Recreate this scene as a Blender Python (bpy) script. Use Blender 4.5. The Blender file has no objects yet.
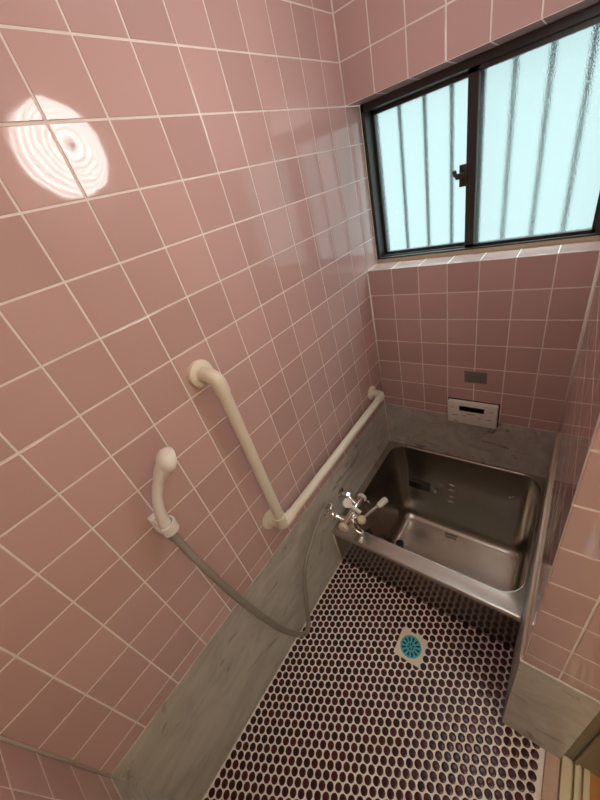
import bpy, bmesh, math, random
from mathutils import Vector, Matrix
random.seed(7)
C = bpy.context.scene.collection
S = 0.11                 # one wall tile with its joint, in metres
Z0 = 17.27               # floor level below the reference joint, in tiles
PI = math.pi
V = Vector
def P(x, y, z): return V((x*S, y*S, (z+Z0)*S))

# ------------------------------------------------------------------ helpers
def link(name, bm, mats, parent=None, smooth=False, kind=None):
    me = bpy.data.meshes.new(name)
    bm.normal_update()
    bm.to_mesh(me); bm.free()
    for m in (mats if isinstance(mats, (list, tuple)) else [mats]): me.materials.append(m)
    if smooth:
        for p in me.polygons: p.use_smooth = True
    o = bpy.data.objects.new(name, me); C.objects.link(o)
    if parent:
        o.parent = parent
        if parent.type == 'EMPTY': o.matrix_parent_inverse = Matrix.Translation(-parent.location)
    if kind: o['kind'] = kind
    return o
def thing(name, label, cat, loc, group=None):
    o = bpy.data.objects.new(name, None); C.objects.link(o)
    o.location = loc; o.empty_display_size = .02
    o['label'] = label; o['category'] = cat
    if group: o['group'] = group
    return o
def auto(o, ang=40):
    me = o.data
    for p in me.polygons: p.use_smooth = True
    me.set_sharp_from_angle(angle=math.radians(ang))
    return o
def add_box(bm, lo, hi, bev=0, seg=2, mi=0):
    lo, hi = V(lo), V(hi)
    t = bmesh.new()
    bmesh.ops.create_cube(t, size=1)
    for v in t.verts:
        v.co = V([(lo[i]+hi[i])/2 + v.co[i]*(hi[i]-lo[i]) for i in range(3)])
    if bev: bmesh.ops.bevel(t, geom=t.edges[:], offset=bev, segments=seg, affect='EDGES', profile=.5)
    merge(bm, t, mi)
def merge(bm, t, mi=0):
    vm = {v: bm.verts.new(v.co) for v in t.verts}
    for f in t.faces:
        try:
            g = bm.faces.new([vm[v] for v in f.verts]); g.material_index = mi
        except ValueError: pass
    t.free()
def frame(d):
    d = d.normalized()
    a = V((0,0,1)) if abs(d.z) < .9 else V((1,0,0))
    u = d.cross(a).normalized(); return u, d.cross(u).normalized()
def catmull(pts, rad, n=8):
    out, ro = [], []
    q = [pts[0]*2-pts[1]] + list(pts) + [pts[-1]*2-pts[-2]]
    for i in range(len(pts)-1):
        a, b, c, d = q[i:i+4]
        for k in range(n):
            t = k/n
            out.append(.5*((2*b)+(c-a)*t+(2*a-5*b+4*c-d)*t*t+(3*b-a-3*c+d)*t**3))
            ro.append(rad[i]*(1-t)+rad[i+1]*t)
    out.append(pts[-1]); ro.append(rad[-1])
    return out, ro
def add_tube(bm, pts, rad, n=16, smooth=0, caps=True, mi=0, flat=None):
    pts = [V(p) for p in pts]
    if not isinstance(rad, (list, tuple)): rad = [rad]*len(pts)
    if smooth: pts, rad = catmull(pts, rad, smooth)
    rings = []; u = None
    for i, p in enumerate(pts):
        d = (pts[min(i+1, len(pts)-1)]-pts[max(i-1, 0)]).normalized()
        if u is None: u, w = frame(d)
        else:
            u = (u-d*u.dot(d)).normalized(); w = d.cross(u).normalized()
        ring = []
        for k in range(n):
            a = 2*PI*k/n
            off = (u*math.cos(a)+w*math.sin(a))*rad[i]
            if flat: ax = V(flat[0]).normalized(); off -= ax*off.dot(ax)*(1-flat[1])
            ring.append(bm.verts.new(p+off))
        rings.append(ring)
    for a, b in zip(rings, rings[1:]):
        for k in range(n):
            f = bm.faces.new((a[k], a[(k+1) % n], b[(k+1) % n], b[k])); f.material_index = mi
    if caps:
        bm.faces.new(rings[0][::-1]).material_index = mi; bm.faces.new(rings[-1]).material_index = mi
def add_lathe(bm, base, axis, prof, n=32, mi=0):
    """prof: (radius, height) pairs along axis from base"""
    base, axis = V(base), V(axis).normalized(); u, w = frame(axis)
    prev = None
    for r, h in prof:
        if r < 1e-6: ring = [bm.verts.new(base+axis*h)]
        else: ring = [bm.verts.new(base+axis*h+(u*math.cos(2*PI*k/n)+w*math.sin(2*PI*k/n))*r) for k in range(n)]
        if prev:
            for k in range(n):
                a, b = prev[k % len(prev)], prev[(k+1) % len(prev)]
                c, d = ring[(k+1) % len(ring)], ring[k % len(ring)]
                vs = []
                for v in (a, b, c, d):
                    if v not in vs: vs.append(v)
                if len(vs) > 2: bm.faces.new(vs).material_index = mi
        prev = ring
    bmesh.ops.recalc_face_normals(bm, faces=bm.faces[:])

# ------------------------------------------------------------------ materials
def mat(name):
    m = bpy.data.materials.new(name); m.use_nodes = True
    nt = m.node_tree; return m, nt, nt.nodes['Principled BSDF']
def N(nt, t, **kw):
    n = nt.nodes.new(t)
    for k, v in kw.items():
        if k in n.inputs.keys(): n.inputs[k].default_value = v
        else: setattr(n, k, v)
    return n
def plain(name, col, rough=.4, metal=0, spec=.5, noise=0, nscale=40):
    m, nt, b = mat(name)
    b.inputs['Base Color'].default_value = (*col, 1)
    b.inputs['Roughness'].default_value = rough; b.inputs['Metallic'].default_value = metal
    b.inputs['Specular IOR Level'].default_value = spec
    if noise:
        g = N(nt, 'ShaderNodeNewGeometry'); n = N(nt, 'ShaderNodeTexNoise', Scale=nscale, Detail=4)
        nt.links.new(g.outputs['Position'], n.inputs['Vector'])
        r = N(nt, 'ShaderNodeMapRange'); r.inputs['To Min'].default_value = 1-noise; r.inputs['To Max'].default_value = 1+noise
        nt.links.new(n.outputs['Fac'], r.inputs['Value'])
        x = N(nt, 'ShaderNodeMix', data_type='RGBA', blend_type='MULTIPLY'); x.inputs['Factor'].default_value = 1
        x.inputs['A'].default_value = (*col, 1); nt.links.new(r.outputs['Result'], x.inputs['B'])
        nt.links.new(x.outputs['Result'], b.inputs['Base Color'])
    return m
def tile_mat():
    m, nt, b = mat('pink_glazed_tile')
    g = N(nt, 'ShaderNodeNewGeometry')
    r = N(nt, 'ShaderNodeMapRange'); r.inputs['To Min'].default_value = .93; r.inputs['To Max'].default_value = 1.07
    nt.links.new(g.outputs['Random Per Island'], r.inputs['Value'])
    x = N(nt, 'ShaderNodeMix', data_type='RGBA', blend_type='MULTIPLY'); x.inputs['Factor'].default_value = 1
    x.inputs['A'].default_value = (*TILE, 1)
    nt.links.new(r.outputs['Result'], x.inputs['B']); nt.links.new(x.outputs['Result'], b.inputs['Base Color'])
    b.inputs['Roughness'].default_value = .055
    b.inputs['IOR'].default_value = 1.58
    n = N(nt, 'ShaderNodeTexNoise', Scale=22, Detail=2)
    nt.links.new(g.outputs['Position'], n.inputs['Vector'])
    bp = N(nt, 'ShaderNodeBump', Strength=.05, Distance=.004)
    nt.links.new(n.outputs['Fac'], bp.inputs['Height']); nt.links.new(bp.outputs['Normal'], b.inputs['Normal'])
    return m
TILE = (.60, .40, .37)
M = {}
M['tile'] = tile_mat()
M['grout'] = plain('cream_grout', (.85, .78, .73), .7, noise=.10, nscale=30)
M['dotgrout'] = plain('pale_mosaic_grout', (.84, .73, .68), .7, noise=.15, nscale=14)
def dot_mat():
    m, nt, b = mat('maroon_mosaic')
    g = N(nt, 'ShaderNodeNewGeometry')
    r = N(nt, 'ShaderNodeValToRGB')
    r.color_ramp.elements[0].color = (.028, .005, .006, 1); r.color_ramp.elements[1].color = (.075, .012, .013, 1)
    nt.links.new(g.outputs['Random Per Island'], r.inputs['Fac']); nt.links.new(r.outputs['Color'], b.inputs['Base Color'])
    b.inputs['Roughness'].default_value = .22; b.inputs['Specular IOR Level'].default_value = .35
    return m
M['dot'] = dot_mat()
def marble():
    m, nt, b = mat('grey_marble')
    g = N(nt, 'ShaderNodeNewGeometry')
    mp = N(nt, 'ShaderNodeMapping'); mp.inputs['Rotation'].default_value = (.4, .25, .5); mp.inputs['Scale'].default_value = (1, .55, 1.3)
    nt.links.new(g.outputs['Position'], mp.inputs['Vector'])
    n1 = N(nt, 'ShaderNodeTexNoise', Scale=9, Detail=8, Roughness=.62, Distortion=1.2)
    nt.links.new(mp.outputs[0], n1.inputs['Vector'])
    r1 = N(nt, 'ShaderNodeValToRGB'); e = r1.color_ramp.elements
    e[0].position = .3; e[0].color = (.43, .39, .345, 1); e[1].position = .62; e[1].color = (.62, .575, .515, 1)
    nt.links.new(n1.outputs['Fac'], r1.inputs['Fac'])
    n2 = N(nt, 'ShaderNodeTexNoise', Scale=8, Detail=7, Roughness=.65, Distortion=1.2)
    nt.links.new(mp.outputs[0], n2.inputs['Vector'])
    r2 = N(nt, 'ShaderNodeValToRGB'); e = r2.color_ramp.elements
    e[0].position = .33; e[0].color = (.36, .33, .31, 1); e[1].position = .42; e[1].color = (1, 1, 1, 1)
    nt.links.new(n2.outputs['Fac'], r2.inputs['Fac'])
    x = N(nt, 'ShaderNodeMix', data_type='RGBA', blend_type='MULTIPLY'); x.inputs['Factor'].default_value = .8
    nt.links.new(r1.outputs[0], x.inputs['A']); nt.links.new(r2.outputs[0], x.inputs['B'])
    nt.links.new(x.outputs['Result'], b.inputs['Base Color'])
    b.inputs['Roughness'].default_value = .3
    return m
M['marble'] = marble()
def steel(name, col, rough, bump=.02, sc=(6, 60, 60)):
    m, nt, b = mat(name)
    b.inputs['Base Color'].default_value = (*col, 1); b.inputs['Metallic'].default_value = 1
    g = N(nt, 'ShaderNodeNewGeometry')
    n = N(nt, 'ShaderNodeTexNoise', Scale=5, Detail=5, Roughness=.6)
    nt.links.new(g.outputs['Position'], n.inputs['Vector'])
    r = N(nt, 'ShaderNodeMapRange'); r.inputs['To Min'].default_value = rough*.85; r.inputs['To Max'].default_value = rough*1.2
    nt.links.new(n.outputs['Fac'], r.inputs['Value']); nt.links.new(r.outputs[0], b.inputs['Roughness'])
    mp = N(nt, 'ShaderNodeMapping'); mp.inputs['Scale'].default_value = sc
    nt.links.new(g.outputs['Position'], mp.inputs['Vector'])
    n2 = N(nt, 'ShaderNodeTexNoise', Scale=4, Detail=3)
    nt.links.new(mp.outputs[0], n2.inputs['Vector'])
    bp = N(nt, 'ShaderNodeBump', Strength=bump, Distance=.002)
    nt.links.new(n2.outputs['Fac'], bp.inputs['Height']); nt.links.new(bp.outputs['Normal'], b.inputs['Normal'])
    return m
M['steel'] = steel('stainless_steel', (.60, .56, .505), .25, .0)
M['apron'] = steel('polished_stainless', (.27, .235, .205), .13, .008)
M['chrome'] = plain('chrome', (.90, .88, .85), .08, 1)
M['plate'] = plain('dull_grey_metal', (.27, .255, .24), .4, .3, noise=.2, nscale=90)
M['cream'] = plain('cream_plastic', (.80, .73, .61), .32)
M['white'] = plain('white_plastic', (.84, .80, .75), .3)
M['ivory'] = plain('ivory_plastic', (.74, .63, .40), .35)
M['panel'] = plain('offwhite_panel', (.88, .84, .77), .4, noise=.05, nscale=60)
M['black'] = plain('black_rubber', (.012, .012, .013), .4)
M['screen'] = plain('black_display', (.008, .009, .010), .12)
M['mark'] = plain('grey_print', (.16, .15, .14), .6)
M['hose'] = plain('grey_hose', (.27, .24, .20), .42, noise=.1, nscale=50)
M['bronze'] = plain('dark_bronze_aluminium', (.036, .029, .024), .4, .2)
M['alu'] = plain('pale_aluminium', (.62, .52, .34), .4, .35)
M['stone'] = plain('pinkish_stone', (.52, .34, .27), .45, noise=.12)
M['jamb'] = plain('olive_painted_wood', (.26, .215, .13), .5, noise=.12, nscale=20)
M['hallwall'] = plain('beige_wallpaper', (.60, .50, .36), .8)
M['ceil'] = plain('cream_ceiling', (.84, .82, .78), .6)
M['caulk'] = plain('beige_sealant', (.88, .76, .60), .5)
M['teal'] = plain('turquoise_plastic', (.07, .46, .56), .4)
M['dark'] = plain('painted_drain_shade', (.01, .01, .01), .7)
M['iron'] = plain('dark_blue_grey_bar', (.012, .018, .03), .6, 0)
def wood():
    m, nt, b = mat('orange_floorboards')
    g = N(nt, 'ShaderNodeNewGeometry')
    mp = N(nt, 'ShaderNodeMapping'); mp.inputs['Scale'].default_value = (14, 1.2, 1)
    nt.links.new(g.outputs['Position'], mp.inputs['Vector'])
    n = N(nt, 'ShaderNodeTexNoise', Scale=5, Detail=5); nt.links.new(mp.outputs[0], n.inputs['Vector'])
    r = N(nt, 'ShaderNodeValToRGB'); r.color_ramp.elements[0].color = (.36, .13, .022, 1); r.color_ramp.elements[1].color = (.52, .21, .04, 1)
    nt.links.new(n.outputs['Fac'], r.inputs['Fac']); nt.links.new(r.outputs[0], b.inputs['Base Color'])
    b.inputs['Roughness'].default_value = .35
    return m
M['wood'] = wood()
def frosted():
    m = bpy.data.materials.new('patterned_frosted_glass'); m.use_nodes = True
    nt = m.node_tree; nt.nodes.clear()
    o = N(nt, 'ShaderNodeOutputMaterial')
    g = N(nt, 'ShaderNodeNewGeometry')
    n = N(nt, 'ShaderNodeTexNoise', Scale=260, Detail=2)
    nt.links.new(g.outputs['Position'], n.inputs['Vector'])
    bp = N(nt, 'ShaderNodeBump', Strength=1, Distance=.0032)
    nt.links.new(n.outputs['Fac'], bp.inputs['Height'])
    rf = N(nt, 'ShaderNodeBsdfRefraction', Roughness=.02, IOR=1.25); rf.inputs['Color'].default_value = (.93, 1, .99, 1)
    nt.links.new(bp.outputs[0], rf.inputs['Normal'])
    gl = N(nt, 'ShaderNodeBsdfGlossy', Roughness=.12); nt.links.new(bp.outputs[0], gl.inputs['Normal'])
    tl = N(nt, 'ShaderNodeBsdfTranslucent'); tl.inputs['Color'].default_value = (.88, .98, .97, 1)
    fr = N(nt, 'ShaderNodeFresnel', IOR=1.45)
    a = N(nt, 'ShaderNodeMixShader'); a.inputs[0].default_value = .10
    nt.links.new(rf.outputs[0], a.inputs[1]); nt.links.new(tl.outputs[0], a.inputs[2])
    b = N(nt, 'ShaderNodeMixShader'); b.inputs[0].default_value = .04
    nt.links.new(a.outputs[0], b.inputs[1]); nt.links.new(gl.outputs[0], b.inputs[2])
    nt.links.new(b.outputs[0], o.inputs[0])
    return m
M['glass'] = frosted()
def emit(name, col, s):
    m = bpy.data.materials.new(name); m.use_nodes = True
    nt = m.node_tree; nt.nodes.clear()
    o = N(nt, 'ShaderNodeOutputMaterial'); e = N(nt, 'ShaderNodeEmission', Strength=s); e.inputs['Color'].default_value = (*col, 1)
    nt.links.new(e.outputs[0], o.inputs[0]); return m, nt, e

# ------------------------------------------------------------------ tiled walls
def tiled(name, O, u, v, rects, off=(0, 0), gap=.0018, kind='structure', parent=None):
    """rects in tile units along u, v from O; whole-tile joints lie at integers + off. Tile faces at O, grout 1.2 mm behind."""
    u, v = V(u), V(v); n = u.cross(v)
    bm = bmesh.new()
    def pt(a, b, d): return bm.verts.new(O + u*a*S + v*b*S + n*d)
    for (a0, a1, b0, b1) in rects:
        f = bm.faces.new((pt(a0, b0, -.0011), pt(a1, b0, -.0011), pt(a1, b1, -.0011), pt(a0, b1, -.0011))); f.material_index = 1
        for i in range(math.floor(a0-off[0]), math.ceil(a1-off[0])+1):
            for j in range(math.floor(b0-off[1]), math.ceil(b1-off[1])+1):
                p0, p1 = max(a0, i+off[0]), min(a1, i+1+off[0]); q0, q1 = max(b0, j+off[1]), min(b1, j+1+off[1])
                g = gap/S
                if p1-p0 < 3*g or q1-q0 < 3*g: continue
                tx, ty = random.gauss(0, .0011), random.gauss(0, .0011)
                rings = []
                for ins, d in ((0, -.0014), (.0004, -.0004), (.0013, 0)):
                    k = g + ins/S; ring = []
                    for (a, b) in ((p0+k, q0+k), (p1-k, q0+k), (p1-k, q1-k), (p0+k, q1-k)):
                        t = ((a-(p0+p1)/2)*tx + (b-(q0+q1)/2)*ty)*S
                        ring.append(pt(a, b, d+t))
                    rings.append(ring)
                for r0, r1 in zip(rings, rings[1:]):
                    for k in range(4): bm.faces.new((r0[k], r0[(k+1) % 4], r1[(k+1) % 4], r1[k]))
                bm.faces.new(rings[-1])
    return link(name, bm, [M['tile'], M['grout']], parent, kind=kind)

XR, YF, XE, YN, ZT, ZM = 6.94, -8.2, 8.3, -14.96, 3.4, -12.45   # right wall, stub face, doorway side, near wall, ceiling, marble top
# left wall (normal +x): u = +y, v = +z
tiled('wall_left', P(0, 0, 0), (0, 1, 0), (0, 0, 1), [(YN, 0, ZM, ZT), (0, .98, -6, -1)])
# back wall (normal -y): u = +x, v = +z
tiled('wall_back', P(0, 0, 0), (1, 0, 0), (0, 0, 1), [(0, XR, ZM, -6), (0, XR, -1, ZT)])
# window reveal: sill (normal +z) and head (normal -z)
tiled('trim_1', P(0, 0, -6), (1, 0, 0), (0, 1, 0), [(0, XR, 0, .98)], (0, 0))
tiled('trim_2', P(0, 0, -1), (1, 0, 0), (0, -1, 0), [(0, XR, -.98, 0)], (0, 0))
# right wall (normal -x): u = -y, v = +z
tiled('wall_right', P(XR, 0, 0), (0, -1, 0), (0, 0, 1), [(0, -YF, ZM, ZT), (-.98, 0, -6, -1)], (.2, 0))
# stub face (normal -y)
tiled('wall_front', P(0, YF, 0), (1, 0, 0), (0, 0, 1), [(XR, XE, ZM, ZT)], (.58, 0))
# near wall (normal +y): u = -x
tiled('wall_near', P(0, YN, 0), (-1, 0, 0), (0, 0, 1), [(-XE, 0, ZM, ZT)], (0, 0))

# marble bases
def slab(name, lo, hi, caulk=None, kind='structure'):
    bm = bmesh.new(); add_box(bm, P(*lo), P(*hi), .0012, 2)
    return link(name, bm, M['marble'], kind=kind)
slab('baseboard_left', (-.12, YN, -17.4), (.012, .0, ZM))
slab('baseboard_back', (0, -.012, -17.4), (XR, .12, ZM))
slab('baseboard_right', (6.89, YF-.03, -17.4), (7.05, -.012, ZM))
slab('baseboard_front', (6.89, YF-.035, -17.4), (XE, YF+.1, ZM+.02))
slab('baseboard_near', (0, YN-.1, -17.4), (XE, YN+.012, ZM))
# beige sealant bead on the right base and round the stub corner
bm = bmesh.new()
add_tube(bm, [P(6.912, -.02, ZM+.01), P(6.912, YF+.02, ZM+.01)], .0045, 10)
link('trim_3', bm, M['caulk'], smooth=True, kind='structure')
bm = bmesh.new()
add_tube(bm, [P(.015, -.015, -14.9), P(.015, -.015, ZM)], .0022, 8)
link('trim_4', bm, M['caulk'], smooth=True, kind='structure')
# rounded cream bead down the near left corner
bm = bmesh.new(); add_tube(bm, [P(.02, YN+.02, ZM), P(.02, YN+.02, ZT)], .003, 8)
link('trim_5', bm, M['grout'], smooth=True, kind='structure')

for nm, x in (('trim_6', .018), ('trim_7', XR-.018)):
    bm = bmesh.new()
    for a, b in ((ZM, -6.02), (-.98, ZT)): add_tube(bm, [P(x, -.018, a), P(x, -.018, b)], .0030, 8)
    link(nm, bm, M['grout'], smooth=True, kind='structure')
# ------------------------------------------------------------------ mosaic floor
bm = bmesh.new()
def fq(x0, x1, y0, y1, z, mi):
    f = bm.faces.new([bm.verts.new(P(*c)) for c in ((x0, y0, z), (x1, y0, z), (x1, y1, z), (x0, y1, z))]); f.material_index = mi
FX = 7.98
fq(0, FX, YN, -5.9, -17.27, 1)
PX, PYT = .217, .2465
def near_drain(x, y): return abs(x-3.925) < .45 and abs(y+7.76) < .45
nd = 12
i0 = -20
for i in range(-19, 20):
    x = 4.063+i*PX
    if not (.0 < x < FX-.03): continue
    for j in range(-30, 20):
        y = -9.087 + j*PYT + (PYT/2 if i % 2 else 0)
        if not (YN+.05 < y < -5.92): continue
        if x > 6.97 and y > YF+.06: continue
        if near_drain(x, y): continue
        a0 = random.random()*.5
        rr = .0113
        prev = None
        for r, h in ((rr, 0), (rr, .0008), (rr*.88, .0015), (rr*.5, .0018)):
            ring = []
            for k in range(nd):
                a = 2*PI*k/nd+PI/12
                ring.append(bm.verts.new(P(x, y, -17.27)+V((r*math.cos(a)*1.0, r*math.sin(a)*1.08, h))))
            if prev:
                for k in range(nd): bm.faces.new((prev[k], prev[(k+1) % nd], ring[(k+1) % nd], ring[k]))
            prev = ring
        bm.faces.new(prev)
fl = link('floor', bm, [M['dot'], M['dotgrout']], kind='structure', smooth=True)

# ------------------------------------------------------------------ ceiling
bm = bmesh.new(); add_box(bm, P(-.2, YN-.2, ZT), P(XE+8, 1.2, ZT+.3))
link('ceiling', bm, M['ceil'], kind='structure')

# ------------------------------------------------------------------ doorway and hallway behind the right-hand edge
door = bpy.data.objects.new('door_1', None); C.objects.link(door); door['kind'] = 'structure'; door.location = P(8.3, -11, -17.27)
bm = bmesh.new(); add_box(bm, P(FX, YN, -17.6), P(8.3, YF+.02, -17.2), .002)
link('threshold', bm, M['stone'], door)
bm = bmesh.new()
for a, b in ((8.32, 8.55), (8.60, 8.72), (8.78, 8.92)):
    add_box(bm, P(a, YN, -17.6), P(b, -8.1, -17.14), .002)
add_box(bm, P(8.3, YN, -17.6), P(8.92, -8.1, -17.26))
link('track', bm, M['alu'], door)
bm = bmesh.new()
add_box(bm, P(8.3, -8.1, -17.3), P(9.6, -7.9, 1.2), .003)
add_box(bm, P(8.56, -8.16, -17.14), P(8.66, -8.08, 1.2), .002)
link('jamb', bm, M['jamb'], door)
bm = bmesh.new(); add_box(bm, P(8.3, YN, 1.2), P(8.6, -7.9, ZT), .002)
link('lintel', bm, M['jamb'], door)
bm = bmesh.new(); add_box(bm, P(8.92, -17, -17.5), P(17, -7.9, -17.2))
link('floor_hallway', bm, M['wood'], kind='structure')
bm = bmesh.new()
add_box(bm, P(17, -17, -17.5), P(17.2, -7.9, ZT)); add_box(bm, P(9.6, -7.92, -17.5), P(17, -7.7, ZT)); add_box(bm, P(8.3, -17.2, -17.5), P(17, -17, ZT))
add_box(bm, P(8.3, -17, -17.5), P(8.5, YN, ZT))
link('wall_hallway', bm, M['hallwall'], kind='structure')

# ------------------------------------------------------------------ window
win = bpy.data.objects.new('window_1', None); C.objects.link(win); win['kind'] = 'structure'; win.location = P(3.4, 1.2, -5.9)
WX0, WX1, WZ0, WZ1 = .02, 6.86, -5.86, -1.0
bm = bmesh.new()
add_box(bm, P(WX0, .95, WZ0), P(WX0+.12, 1.75, WZ1), .001); add_box(bm, P(WX1-.12, .95, WZ0), P(WX1, 1.75, WZ1), .001)
add_box(bm, P(WX0, .95, WZ1-.20), P(WX1, 1.75, WZ1), .001); add_box(bm, P(WX0, .95, WZ0), P(WX1, 1.75, WZ0+.05), .001)
for k in (1.15, 1.42): add_box(bm, P(WX0, k, WZ0), P(WX1, k+.03, WZ0+.08))
link('window_frame', bm, M['bronze'], win)
# plain wall thickness around the frame, outside
bm = bmesh.new()
for lo, hi in (((-1.5, .985, -20), (0.02, 1.3, 6)), ((6.86, .985, -20), (8.5, 1.3, 6)), ((0, .985, -20), (7, 1.3, WZ0)), ((0, .985, WZ1), (7, 1.3, 6))):
    add_box(bm, P(*lo), P(*hi))
link('wall_outside', bm, M['hallwall'], kind='structure')
def sash(x0, x1, y, sl, sr):
    z0, z1 = WZ0+.05, WZ1-.18
    bm = bmesh.new()
    add_box(bm, P(x0, y, z0), P(x0+sl, y+.22, z1), .0012); add_box(bm, P(x1-sr, y, z0), P(x1, y+.22, z1), .0012)
    add_box(bm, P(x0, y, z0), P(x1, y+.22, z0+.09), .0012); add_box(bm, P(x0, y, z1-.14), P(x1, y+.22, z1), .0012)
    s = link('sash', bm, M['bronze'], win)
    bm = bmesh.new()
    f = bm.faces.new([bm.verts.new(P(*c)) for c in ((x0+sl*.5, y+.13, z0+.05), (x1-sr*.5, y+.13, z0+.05), (x1-sr*.5, y+.13, z1-.05), (x0+sl*.5, y+.13, z1-.05))])
    link('pane', bm, M['glass'], s)
    return s
sash(WX0+.10, 3.62, 1.46, .12, .30)
sash(3.26, WX1-.10, 1.10, .28, .12)
bm = bmesh.new()
add_box(bm, P(3.08, 1.02, -3.95), P(3.30, 1.12, -3.35), .002)
add_box(bm, P(3.00, .88, -3.72), P(3.24, 1.04, -3.56), .002)
add_tube(bm, [P(3.06, .95, -3.64), P(2.98, .95, -3.58), P(2.95, .95, -3.46)], .007, 10, 4)
auto(link('latch', bm, M['bronze'], win))

gr = thing('window_grille', 'row of thin dark upright bars outside the frosted window', 'grille', P(3.45, 1.95, -6))
for k in range(9):
    x = .10+.835*k
    bm = bmesh.new(); add_box(bm, P(x-.055, 1.98, -6.4), P(x+.055, 2.09, -.6), .002)
    link('bar', bm, M['iron'], gr)
for z in (-6.45, -.6):
    bm = bmesh.new(); add_box(bm, P(-.1, 1.96, z-.1), P(7, 2.14, z+.1), .002)
    link('cross_rail', bm, M['iron'], gr)
# ------------------------------------------------------------------ bathtub
tub = thing('bathtub', 'brushed stainless steel bathtub sunk into the far end of the bathroom', 'bathtub', P(3.4, -3, -17.27))
def rrect(x0, x1, y0, y1, r, z, n=10):
    pts = []
    for cx, cy, a0 in ((x1-r, y1-r, 0), (x0+r, y1-r, 90), (x0+r, y0+r, 180), (x1-r, y0+r, 270)):
        for k in range(n+1):
            a = math.radians(a0+90*k/n)
            pts.append(P(cx+r*math.cos(a), cy+r*math.sin(a), z))
    return pts
def loft(bm, loops, cap=True):
    rings = [[bm.verts.new(p) for p in L] for L in loops]; n = len(rings[0])
    for a, b in zip(rings, rings[1:]):
        for k in range(n): bm.faces.new((a[k], b[k], b[(k+1) % n], a[(k+1) % n]))
    if cap: bm.faces.new(rings[-1][::-1])
bm = bmesh.new()
ZR = -14.9
# outside lip of the rim, rolled edge, walls, curved foot, floor
ox0, ox1, oy0, oy1 = .015, 6.885, -6.16, -.015
ix0, ix1, iy0, iy1, ir = .34, 6.80, -5.56, -.13, .72
bx0, bx1, by0, by1, br = .98, 6.43, -5.0, -.93, .62
L = [rrect(ox0, ox1, oy0, oy1, .05, ZR-.16), rrect(ox0, ox1, oy0, oy1, .05, ZR-.05), rrect(ox0+.03, ox1-.015, oy0+.04, oy1-.01, .05, ZR-.005), rrect(ox0+.08, ox1-.03, oy0+.1, oy1-.03, .06, ZR),
     rrect(ix0-.03, ix1+.02, iy0-.05, iy1+.03, ir+.03, ZR), rrect(ix0-.012, ix1+.008, iy0-.015, iy1+.01, ir, ZR+.012), rrect(ix0+.02, ix1-.015, iy0+.02, iy1-.02, ir, ZR+.004), rrect(ix0+.05, ix1-.03, iy0+.05, iy1-.05, ir-.03, ZR-.06)]
D = -19.5
def lerp(a, b, t): return a+(b-a)*t
fr = .42
for t in (.0, .25, .5, .75, 1):
    z = lerp(ZR-.12, D+fr, t)
    ex = .10
    L.append(rrect(lerp(ix0+.06, bx0-ex, t), lerp(ix1-.04, bx1+.29, t), lerp(iy0+.06, by0-ex, t), lerp(iy1-.06, by1+ex, t), ir-.04, z))
for k in range(1, 7):
    a = PI/2*k/6
    c = fr*(1-math.cos(a)); ins = lerp(.10, -fr+.12, 1-math.cos(a))
    z = D+fr-fr*math.sin(a)
    L.append(rrect(bx0-ins, bx1+lerp(.29, -.08, 1-math.cos(a)), by0-ins, by1+ins, max(.3, br-.1), z))
loft(bm, L)
auto(link('basin', bm, M['steel'], tub), 50)
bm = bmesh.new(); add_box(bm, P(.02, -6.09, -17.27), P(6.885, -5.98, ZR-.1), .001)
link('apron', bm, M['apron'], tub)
bm = bmesh.new(); add_tube(bm, [P(.05, -6.11, -17.25), P(.05, -6.13, ZR-.1)], .0035, 8)
link('sealant', bm, M['caulk'], tub, smooth=True)
for z in (-16.75, -17.5):
    bm = bmesh.new()
    y = lerp(-.19, -.83, (ZR-.12-z)/(ZR-.12-D-fr))
    add_lathe(bm, P(3.3, y+.03, z), (0, -1, .14), [(.024, 0), (.024, .004), (.020, .007), (.014, .007), (.013, .003), (0, .003)], 28)
    auto(link('circulation_fitting', bm, M['chrome'], tub))
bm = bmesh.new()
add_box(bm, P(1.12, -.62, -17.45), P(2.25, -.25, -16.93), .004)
link('dark_box', bm, plain('dark_steel', (.10, .085, .07), .25, .8), tub)  # dark metal box on the basin's back wall
bm = bmesh.new()
for k, (a, b) in enumerate(((0, .62), (.06, .3), (.36, .6))):
    add_box(bm, P(3.2+a, -1.32-.16*min(k, 1), D+.003), P(3.2+b, -1.24-.16*min(k, 1), D+.006))
link('stamp', bm, M['mark'], tub)
bm = bmesh.new(); add_lathe(bm, P(1.38, -2.95, D+.01), (0, 0, 1), [(.030, 0), (.028, .003), (.020, .003)], 24)
auto(link('drain_ring', bm, M['chrome'], tub))
bm = bmesh.new(); add_tube(bm, [P(.40, -3.9, -15.25), P(.62, -3.9, -15.25), P(.66, -3.95, -15.35)], .005, 10, 4)
link('chain_hook', bm, M['chrome'], tub, smooth=True)

def chain(bm, pts, rad=.0014, sm=6):
    add_tube(bm, pts, rad, 6, sm)
pl = thing('bath_plug', 'black rubber plug sitting in the drain on the tub floor', 'plug', P(1.38, -2.95, D), 'tub plugs')
bm = bmesh.new(); add_lathe(bm, P(1.38, -2.95, D+.02), (0, 0, 1), [(.0, 0), (.021, 0), (.023, .012), (.019, .016), (.009, .018), (.008, .03), (.0, .032)], 24)
auto(link('stopper', bm, M['black'], pl))
bm = bmesh.new(); chain(bm, [P(1.38, -2.95, D+.32), P(1.28, -3.15, D+.5), P(1.15, -3.5, -18.0), P(.98, -3.85, -16.8), P(.68, -3.95, -15.35)])
link('chain', bm, M['black'], pl, smooth=True)
pl = thing('bath_plug', 'black rubber plug hanging on its chain below the mixer tap', 'plug', P(1.1, -5.1, -15.6), 'tub plugs')
bm = bmesh.new(); add_lathe(bm, P(1.15, -5.12, -15.75), (.2, .3, 1), [(0, 0), (.018, 0), (.021, .012), (.017, .017), (.009, .02), (.008, .028), (0, .03)], 24)
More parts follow.
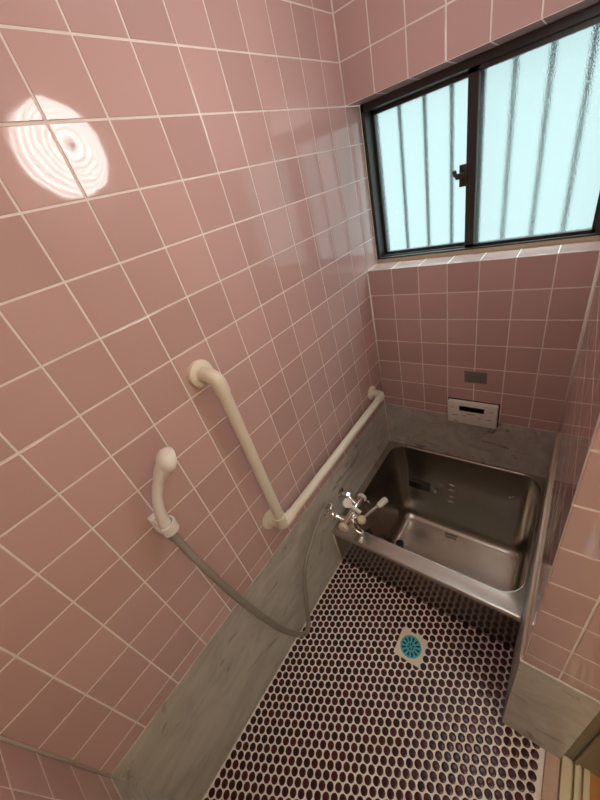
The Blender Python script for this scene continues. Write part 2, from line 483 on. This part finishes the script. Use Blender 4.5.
auto(link('stopper', bm, M['black'], pl))
bm = bmesh.new(); chain(bm, [P(1.17, -5.05, -15.45), P(1.2, -4.8, -15.6), P(.95, -4.3, -15.9), P(.67, -3.96, -15.36)])
link('chain', bm, M['black'], pl, smooth=True)

# ------------------------------------------------------------------ mixer tap
mx = thing('mixer_tap', 'chrome mixer tap with white levers on the wall above the tub corner', 'tap', P(0, -5.4, -13.9))
for y in (-6.05, -4.95):
    bm = bmesh.new()
    add_lathe(bm, P(.0, y, -13.75), (1, 0, 0), [(.026, 0), (.026, .003), (.018, .010), (.011, .012), (.011, .045), (.0, .045)], 24)
    auto(link('escutcheon', bm, M['chrome'], mx))
    bm = bmesh.new()
    add_tube(bm, [P(.36, y, -13.75), P(.55, y*.9+-5.4*.1, -13.85), P(.82, y*.8-5.4*.2, -14.02)], .012, 16, 4)
    add_lathe(bm, P(.34, y, -13.75), (1, 0, -.2), [(0, 0), (.017, 0), (.017, .014), (0, .014)], 6)
    auto(link('union', bm, M['chrome'], mx))
ya, yb = -6.18, -4.62
bm = bmesh.new(); add_lathe(bm, P(.84, ya, -14.02), (0, 1, 0), [(0, 0), (.015, 0), (.0165, .01), (.0165, (yb-ya)*S-.01), (.015, (yb-ya)*S), (0, (yb-ya)*S)], 28)
auto(link('body', bm, M['chrome'], mx))
bm = bmesh.new(); add_lathe(bm, P(.84, ya+.03, -14.02), (0, -1, 0), [(0, 0), (.022, 0), (.023, .004), (.021, .016), (.012, .020), (0, .020)], 24)
auto(link('end_cap', bm, M['ivory'], mx))
bm = bmesh.new(); add_lathe(bm, P(.84, yb-.03, -14.02), (0, 1, 0), [(0, 0), (.020, 0), (.022, .004), (.020, .012), (0, .013)], 24)
auto(link('end_cap', bm, M['white'], mx))
k_axis = V((.45, -.35, .85))
kc = P(.58, -5.32, -13.72)
bm = bmesh.new(); add_tube(bm, [P(.70, -5.30, -14.0), kc], .012, 16)
auto(link('knob_stem', bm, M['chrome'], mx))
bm = bmesh.new(); add_lathe(bm, kc, k_axis, [(0, -.012), (.018, -.012), (.0215, -.006), (.0215, .006), (.019, .010), (0, .0115)], 28)
add_tube(bm, [kc+k_axis*.001, kc*.4+P(1.22, -5.42, -13.86)*.6, P(1.22, -5.42, -13.86)], [.009, .008, .0095], 14, 4)
auto(link('lever', bm, M['white'], mx))
bm = bmesh.new(); add_lathe(bm, P(1.35, -5.62, -14.05), (.1, -.2, 1), [(0, -.004), (.014, -.004), (.019, .006), (.0195, .014), (.015, .022), (0, .024)], 24)
auto(link('joint_cap', bm, M['ivory'], mx))
bm = bmesh.new(); add_tube(bm, [P(1.38, -5.6, -13.95), P(1.70, -4.65, -13.97)], .0075, 14)
add_tube(bm, [P(.9, -5.45, -14.05), P(1.35, -5.62, -14.05)], .012, 14)
auto(link('arm', bm, M['chrome'], mx))
bm = bmesh.new(); add_tube(bm, [P(1.66, -4.78, -13.97), P(1.69, -4.70, -13.97), P(1.80, -4.36, -13.98), P(1.815, -4.31, -13.98)], [.009, .0135, .0155, .012], 16)
auto(link('handle', bm, M['white'], mx))
bm = bmesh.new(); add_tube(bm, [P(.88, -5.5, -14.1), P(1.0, -5.72, -14.06), P(1.06, -5.86, -14.25), P(1.14, -5.80, -14.55), P(1.22, -5.68, -14.8)], .0085, 14, 6)
auto(link('spout', bm, M['chrome'], mx))
bm = bmesh.new(); add_tube(bm, [P(1.215, -5.685, -14.78), P(1.235, -5.66, -14.86)], .0105, 14)
auto(link('spout_tip', bm, M['white'], mx))
bm = bmesh.new(); add_tube(bm, [P(.30, -6.02, -13.6), P(.33, -6.08, -13.2), P(.40, -6.15, -12.98)], .011, 14, 4)
auto(link('hose_outlet', bm, M['chrome'], mx))

# ------------------------------------------------------------------ shower
sh = thing('shower_handset', 'white curved hand shower standing in its bracket on the left wall', 'shower', P(.5, -11, -7.8))
pts = [P(.50, -11.07, -7.92), P(.50, -11.05, -7.70), P(.54, -11.0, -7.35), P(.60, -10.88, -6.98), P(.68, -10.73, -6.70), P(.76, -10.58, -6.50), P(.81, -10.48, -6.40)]
bm = bmesh.new(); add_tube(bm, pts, [.0125, .0140, .0125, .0112, .0125, .0185, .0205], 24, 5)
auto(link('handle', bm, M['white'], sh), 60)
bm = bmesh.new()
hn = V((.10, .80, -.50)).normalized()
add_lathe(bm, P(.83, -10.42, -6.34), hn, [(0, -.022), (.010, -.021), (.018, -.0175), (.0245, -.011), (.0280, -.003), (.0290, .004), (.0270, .0085), (.0235, .0085), (0, .0075)], 36)
auto(link('spray_head', bm, M['white'], sh), 50)
hp = [P(.50, -11.08, -7.85), P(.62, -11.07, -8.35), P(1.0, -11.05, -9.08), P(1.2, -10.89, -10.65), P(1.2, -10.52, -12.89), P(1.06, -10.18, -14.4), P(.95, -9.85, -15.42), P(.90, -9.6, -15.75), P(.85, -9.33, -15.45), P(.8, -9.06, -14.6), P(.7, -8.53, -13.5), P(.6, -7.7, -12.98), P(.5, -6.73, -12.62), P(.45, -6.35, -12.72), P(.40, -6.15, -12.98)]
hr = [.0095]*6+[.009]*4+[.0075]*5
bm = bmesh.new(); add_tube(bm, hp, hr, 14, 12)
hose = link('hose', bm, M['hose'], sh, smooth=True)
bm = bmesh.new(); add_tube(bm, [P(.49, -11.10, -8.0), P(.52, -11.05, -7.82)], .0115, 16); add_tube(bm, [P(.53, -11.09, -8.2), P(.49, -11.10, -8.0)], .0105, 16)
auto(link('hose_nut', bm, M['plate'], hose))
ho = thing('shower_bracket', 'white wall bracket holding the hand shower beside the grab bar', 'bracket', P(0, -11.03, -7.95))
bm = bmesh.new(); add_box(bm, P(0, -11.20, -8.15), P(.14, -10.88, -7.68), .004, 3)
auto(link('wall_plate', bm, M['white'], ho))
bm = bmesh.new()
n = 20
for k in range(n):   # open C-shaped cradle round the handle foot
    a0, a1 = math.radians(-60+300*k/n-90), math.radians(-60+300*(k+1)/n-90)
    c = P(.51, -11.05, -7.85)
    def cp(a, r, h): return c+V((-math.sin(a)*r, math.cos(a)*r, h))
    vs = [[bm.verts.new(cp(a, r, h)) for r, h in ((.0150, -.013), (.0215, -.013), (.0225, .013), (.0165, .013))] for a in (a0, a1)]
    for q in range(4): bm.faces.new((vs[0][q], vs[0][(q+1) % 4], vs[1][(q+1) % 4], vs[1][q]))
    if k == 0: bm.faces.new(vs[0])
    if k == n-1: bm.faces.new(vs[1])
bmesh.ops.remove_doubles(bm, verts=bm.verts[:], dist=1e-5)
add_box(bm, P(.1, -11.17, -7.96), P(.36, -10.93, -7.74), .003)
bmesh.ops.recalc_face_normals(bm, faces=bm.faces[:])
auto(link('cradle', bm, M['white'], ho))

# ------------------------------------------------------------------ grab bar
gb = thing('grab_bar', 'cream plastic coated L-shaped grab bar screwed to the pink left wall', 'grab bar', P(0, -8.5, -11.06))
A, B_, D_ = (-8.52, -5.62), (-8.52, -11.06), (-1.13, -11.08)
so = .55
def flange(y, z):
    bm = bmesh.new(); add_lathe(bm, P(0, y, z), (1, 0, 0), [(.036, 0), (.037, .004), (.035, .010), (.028, .014), (.0215, .016), (.0205, .020), (0, .020)], 36)
    auto(link('flange', bm, M['cream'], gb))
for y, z in (A, B_, D_): flange(y, z)
R_ = .0168
bm = bmesh.new()
add_tube(bm, [P(.12, A[0], A[1]), P(.30, A[0], A[1]), P(.46, A[0], A[1]-.04), P(so, A[0]+.02, A[1]-.16), P(so, A[0]+.03, A[1]-.45)], .0195, 24, 5)
auto(link('elbow', bm, M['cream'], gb))
bm = bmesh.new()
add_tube(bm, [P(.12, D_[0], D_[1]), P(.30, D_[0], D_[1]), P(.46, D_[0]-.04, D_[1]), P(so, D_[0]-.16, D_[1]), P(so, D_[0]-.4, D_[1])], .0195, 24, 5)
auto(link('elbow', bm, M['cream'], gb))
bm = bmesh.new()
add_tube(bm, [P(.12, B_[0], B_[1]), P(so+.02, B_[0]+.03, B_[1])], .0185, 24)
add_tube(bm, [P(so, B_[0]+.03, B_[1]+.42), P(so, B_[0]+.03, B_[1]+.12), P(so, B_[0]+.09, B_[1]+.0), P(so, B_[0]+.22, B_[1]-.02), P(so, B_[0]+.5, B_[1]-.02)], .0205, 24, 5)
auto(link('corner_joint', bm, M['cream'], gb))
bm = bmesh.new(); add_tube(bm, [P(so, A[0]+.03, A[1]-.3), P(so, B_[0]+.03, B_[1]+.2)], R_, 24)
auto(link('upright_rail', bm, M['cream'], gb))
bm = bmesh.new(); add_tube(bm, [P(so, B_[0]+.3, B_[1]-.02), P(so, D_[0]-.3, D_[1])], R_, 24)
auto(link('level_rail', bm, M['cream'], gb))

# ------------------------------------------------------------------ bath control panel and nameplate
bp_ = thing('bath_control_panel', 'small off-white bath control panel with black display above the marble', 'control panel', P(3.98, 0, -12.1))
bm = bmesh.new(); add_box(bm, P(3.06, -.20, -12.66), P(4.93, -.01, -11.56), .0025, 3)
auto(link('casing', bm, M['panel'], bp_))
bm = bmesh.new(); add_box(bm, P(3.03, -.03, -12.69), P(4.97, -.005, -11.52))
link('shadow_plate', bm, M['black'], bp_)  # black sheet past the casing edges, paints the dark shadow round it
bm = bmesh.new(); add_box(bm, P(3.52, -.212, -11.98), P(4.46, -.19, -11.74), .0006)
link('display', bm, M['screen'], bp_)
for (x, z) in ((3.24, -12.02), (4.72, -12.02), (3.28, -12.42), (3.62, -12.42), (4.30, -12.42), (4.66, -12.42)):
    bm = bmesh.new(); add_box(bm, P(x-.07, -.208, z-.045), P(x+.07, -.19, z+.045), .0008)
    link('button', bm, M['panel'], bp_)
for (x, z, w) in ((3.24, -11.86, .14), (4.72, -11.86, .14), (3.36, -12.26, .22), (3.72, -12.24, .16), (4.3, -12.26, .14), (4.66, -12.26, .18), (3.98, -12.12, .3), (3.4, -12.56, .16)):
    bm = bmesh.new(); add_box(bm, P(x-w/2, -.2035, z-.012), P(x+w/2, -.199, z+.012))
    link('printed_mark', bm, M['mark'], bp_)
npl = thing('nameplate', 'small grey metal nameplate fixed to the tiles above the control panel', 'plate', P(4.03, 0, -10.38))
bm = bmesh.new(); add_box(bm, P(3.64, -.025, -10.66), P(4.44, 0, -10.12), .0012)
link('plate', bm, M['plate'], npl)
for (x0, x1, z) in ((3.90, 4.16, -10.24), (3.74, 4.34, -10.36), (3.78, 4.28, -10.45), (3.74, 4.32, -10.54)):
    bm = bmesh.new(); add_box(bm, P(x0, -.0275, z-.012), P(x1, -.022, z+.012))
    link('engraved_line', bm, M['mark'], npl)

# ------------------------------------------------------------------ floor drain
dx, dy = 3.925, -7.76
fd = thing('floor_drain', 'square steel floor drain with turquoise slotted cover in the maroon mosaic', 'drain', P(dx, dy, -17.27))
z0 = -17.27
bm = bmesh.new()
h = .47
# square plate with round hole
n = 48; outer = []; inner = []; low = []
for k in range(n):
    a = 2*PI*k/n; c, s = math.cos(a), math.sin(a); m = h/max(abs(c), abs(s))
    outer.append((bm.verts.new(P(dx+c*m, dy+s*m, z0+.03)), bm.verts.new(P(dx+c*m, dy+s*m, z0))))
    inner.append((bm.verts.new(P(dx+c*.37, dy+s*.37, z0+.03)), bm.verts.new(P(dx+c*.37, dy+s*.37, z0-.0))))
for k in range(n):
    q = (k+1) % n
    bm.faces.new((outer[k][0], outer[q][0], inner[q][0], inner[k][0])[::-1])
    bm.faces.new((outer[k][1], outer[q][1], outer[q][0], outer[k][0])); bm.faces.new((inner[k][0], inner[q][0], inner[q][1], inner[k][1]))
bmesh.ops.recalc_face_normals(bm, faces=bm.faces[:])
link('rim', bm, plain('pale_brushed_steel', (.80, .70, .56), .45), fd)
bm = bmesh.new(); add_lathe(bm, P(dx, dy, z0+.004), (0, 0, 1), [(0, 0), (.0405, 0)], 40)
link('well_shade', bm, M['dark'], fd)  # flat near-black disc, paints the shade below the slotted cover
bm = bmesh.new()
# slotted cover: outer ring, hub, spokes, small holes shown as gaps between ring arcs
def ann(r0, r1, a0, a1, zt=.035, zb=.012, seg=6):
    t = []
    for k in range(seg+1):
        a = a0+(a1-a0)*k/seg
        t.append([bm.verts.new(P(dx+math.cos(a)*r, dy+math.sin(a)*r, z0+z)) for r, z in ((r0, zt), (r1, zt), (r1, zb), (r0, zb))])
    for x, y in zip(t, t[1:]):
        for q in range(4): bm.faces.new((x[q], y[q], y[(q+1) % 4], x[(q+1) % 4]))
    bm.faces.new(t[0]); bm.faces.new(t[-1][::-1])
for k in range(12): ann(.315, .365, 2*PI*k/12, 2*PI*(k+1)/12)
for k in range(12):
    a = 2*PI*(k+.5)/12
    ann(.16, .32, a-.135, a+.135)
ann(.12, .17, 0, 2*PI, seg=36); ann(.0001, .045, 0, 2*PI, seg=18)
for k in range(6):
    a = 2*PI*k/6; ann(.04, .13, a-.2, a+.2)
bmesh.ops.recalc_face_normals(bm, faces=bm.faces[:])
link('cover', bm, M['teal'], fd)

# ------------------------------------------------------------------ wall lamp (seen mirrored in the left wall's tiles)
LY, LZ = -5.95, -.05
lp = thing('wall_lamp', 'lit round ribbed white lamp seen mirrored in the upper left tiles', 'lamp', P(XR, LY, LZ))
bm = bmesh.new(); add_lathe(bm, P(XR, LY, LZ), (-1, 0, 0), [(.142, 0), (.144, .012), (.138, .022), (.128, .024), (0, .024)], 48)
auto(link('base', bm, M['white'], lp))
LAMP, LNT, LEM = emit('ribbed_lamp_glass', (1.0, .96, .92), 1)
g = N(LNT, 'ShaderNodeNewGeometry'); sp = N(LNT, 'ShaderNodeVectorMath', operation='DISTANCE'); sp.inputs[1].default_value = P(XR-.8, LY, LZ)
LNT.links.new(g.outputs['Position'], sp.inputs[0])
mr = N(LNT, 'ShaderNodeMath', operation='MULTIPLY'); mr.inputs[1].default_value = 470
LNT.links.new(sp.outputs['Value'], mr.inputs[0])
sn = N(LNT, 'ShaderNodeMath', operation='SINE'); LNT.links.new(mr.outputs[0], sn.inputs[0])
ma = N(LNT, 'ShaderNodeMath', operation='MULTIPLY_ADD'); ma.inputs[1].default_value = .5; ma.inputs[2].default_value = 1.0
LNT.links.new(sn.outputs[0], ma.inputs[0])
ms = N(LNT, 'ShaderNodeMath', operation='MULTIPLY'); ms.inputs[1].default_value = 8.2
LNT.links.new(ma.outputs[0], ms.inputs[0]); LNT.links.new(ms.outputs[0], LEM.inputs['Strength'])
bm = bmesh.new(); prof = [(.128, .022), (.130, .05), (.130, .075)]
for k in range(1, 25):
    r = .130*math.cos(PI/2*k/25); hgt = .077+.060*math.sin(PI/2*k/25)+(.0012 if k % 2 else 0)
    prof.append((r, hgt))
prof.append((0, .137))
add_lathe(bm, P(XR, LY, LZ), (-1, 0, 0), prof, 40)
auto(link('shade', bm, LAMP, lp), 60)
bm = bmesh.new(); add_lathe(bm, P(XR, LY, LZ)-V((.136, 0, 0)), (-1, 0, 0), [(0, 0), (.007, 0), (.008, .006), (.004, .011), (0, .012)], 16)
auto(link('finial', bm, M['bronze'], lp))

# ------------------------------------------------------------------ light and sky
w = bpy.data.worlds.new('sky'); bpy.context.scene.world = w; w.use_nodes = True
bg = w.node_tree.nodes['Background']
wn = w.node_tree
tc = N(wn, 'ShaderNodeTexCoord'); sx = N(wn, 'ShaderNodeSeparateXYZ'); wn.links.new(tc.outputs['Generated'], sx.inputs[0])
wr = N(wn, 'ShaderNodeMapRange', interpolation_type='SMOOTHSTEP')     # overcast sky, brighter overhead than at the horizon
wr.inputs['From Min'].default_value = .25; wr.inputs['From Max'].default_value = .8; wr.inputs['To Min'].default_value = .65; wr.inputs['To Max'].default_value = 7
wn.links.new(sx.outputs['Z'], wr.inputs['Value']); wn.links.new(wr.outputs[0], bg.inputs['Strength'])
bg.inputs['Color'].default_value = (.67, .87, .89, 1)
pt = bpy.data.lights.new('hallway_light', 'POINT'); pt.energy = 9; pt.color = (1, .78, .55); pt.shadow_soft_size = .2
po = bpy.data.objects.new('hallway_light', pt); C.objects.link(po); po.location = P(12.5, -12.5, 2.2)

# ------------------------------------------------------------------ camera
cd = bpy.data.cameras.new('camera'); co = bpy.data.objects.new('camera', cd); C.objects.link(co)
CAMLOC = V([0.71439, -1.32906, 1.60403])
CAMR = Matrix([[0.785776, -0.159959, 0.59747], [0.568375, 0.567725, -0.595515], [-0.24394, 0.807528, 0.537021]])
cd.sensor_fit = 'HORIZONTAL'; cd.sensor_width = 36; cd.lens = 326.09*36/600
cd.shift_x = -1.72/600; cd.shift_y = 3.54/600; cd.clip_start = .02
co.matrix_world = Matrix.Translation(CAMLOC) @ CAMR.to_4x4()
sc = bpy.context.scene; sc.camera = co
sc.view_settings.view_transform = 'Standard'; sc.view_settings.look = 'None'
sc.view_settings.exposure = .68; sc.view_settings.gamma = 1; sc.view_settings.use_curve_mapping = False
sc.cycles.use_denoising = True
sc.cycles.max_bounces = 12; sc.cycles.sample_clamp_indirect = 6
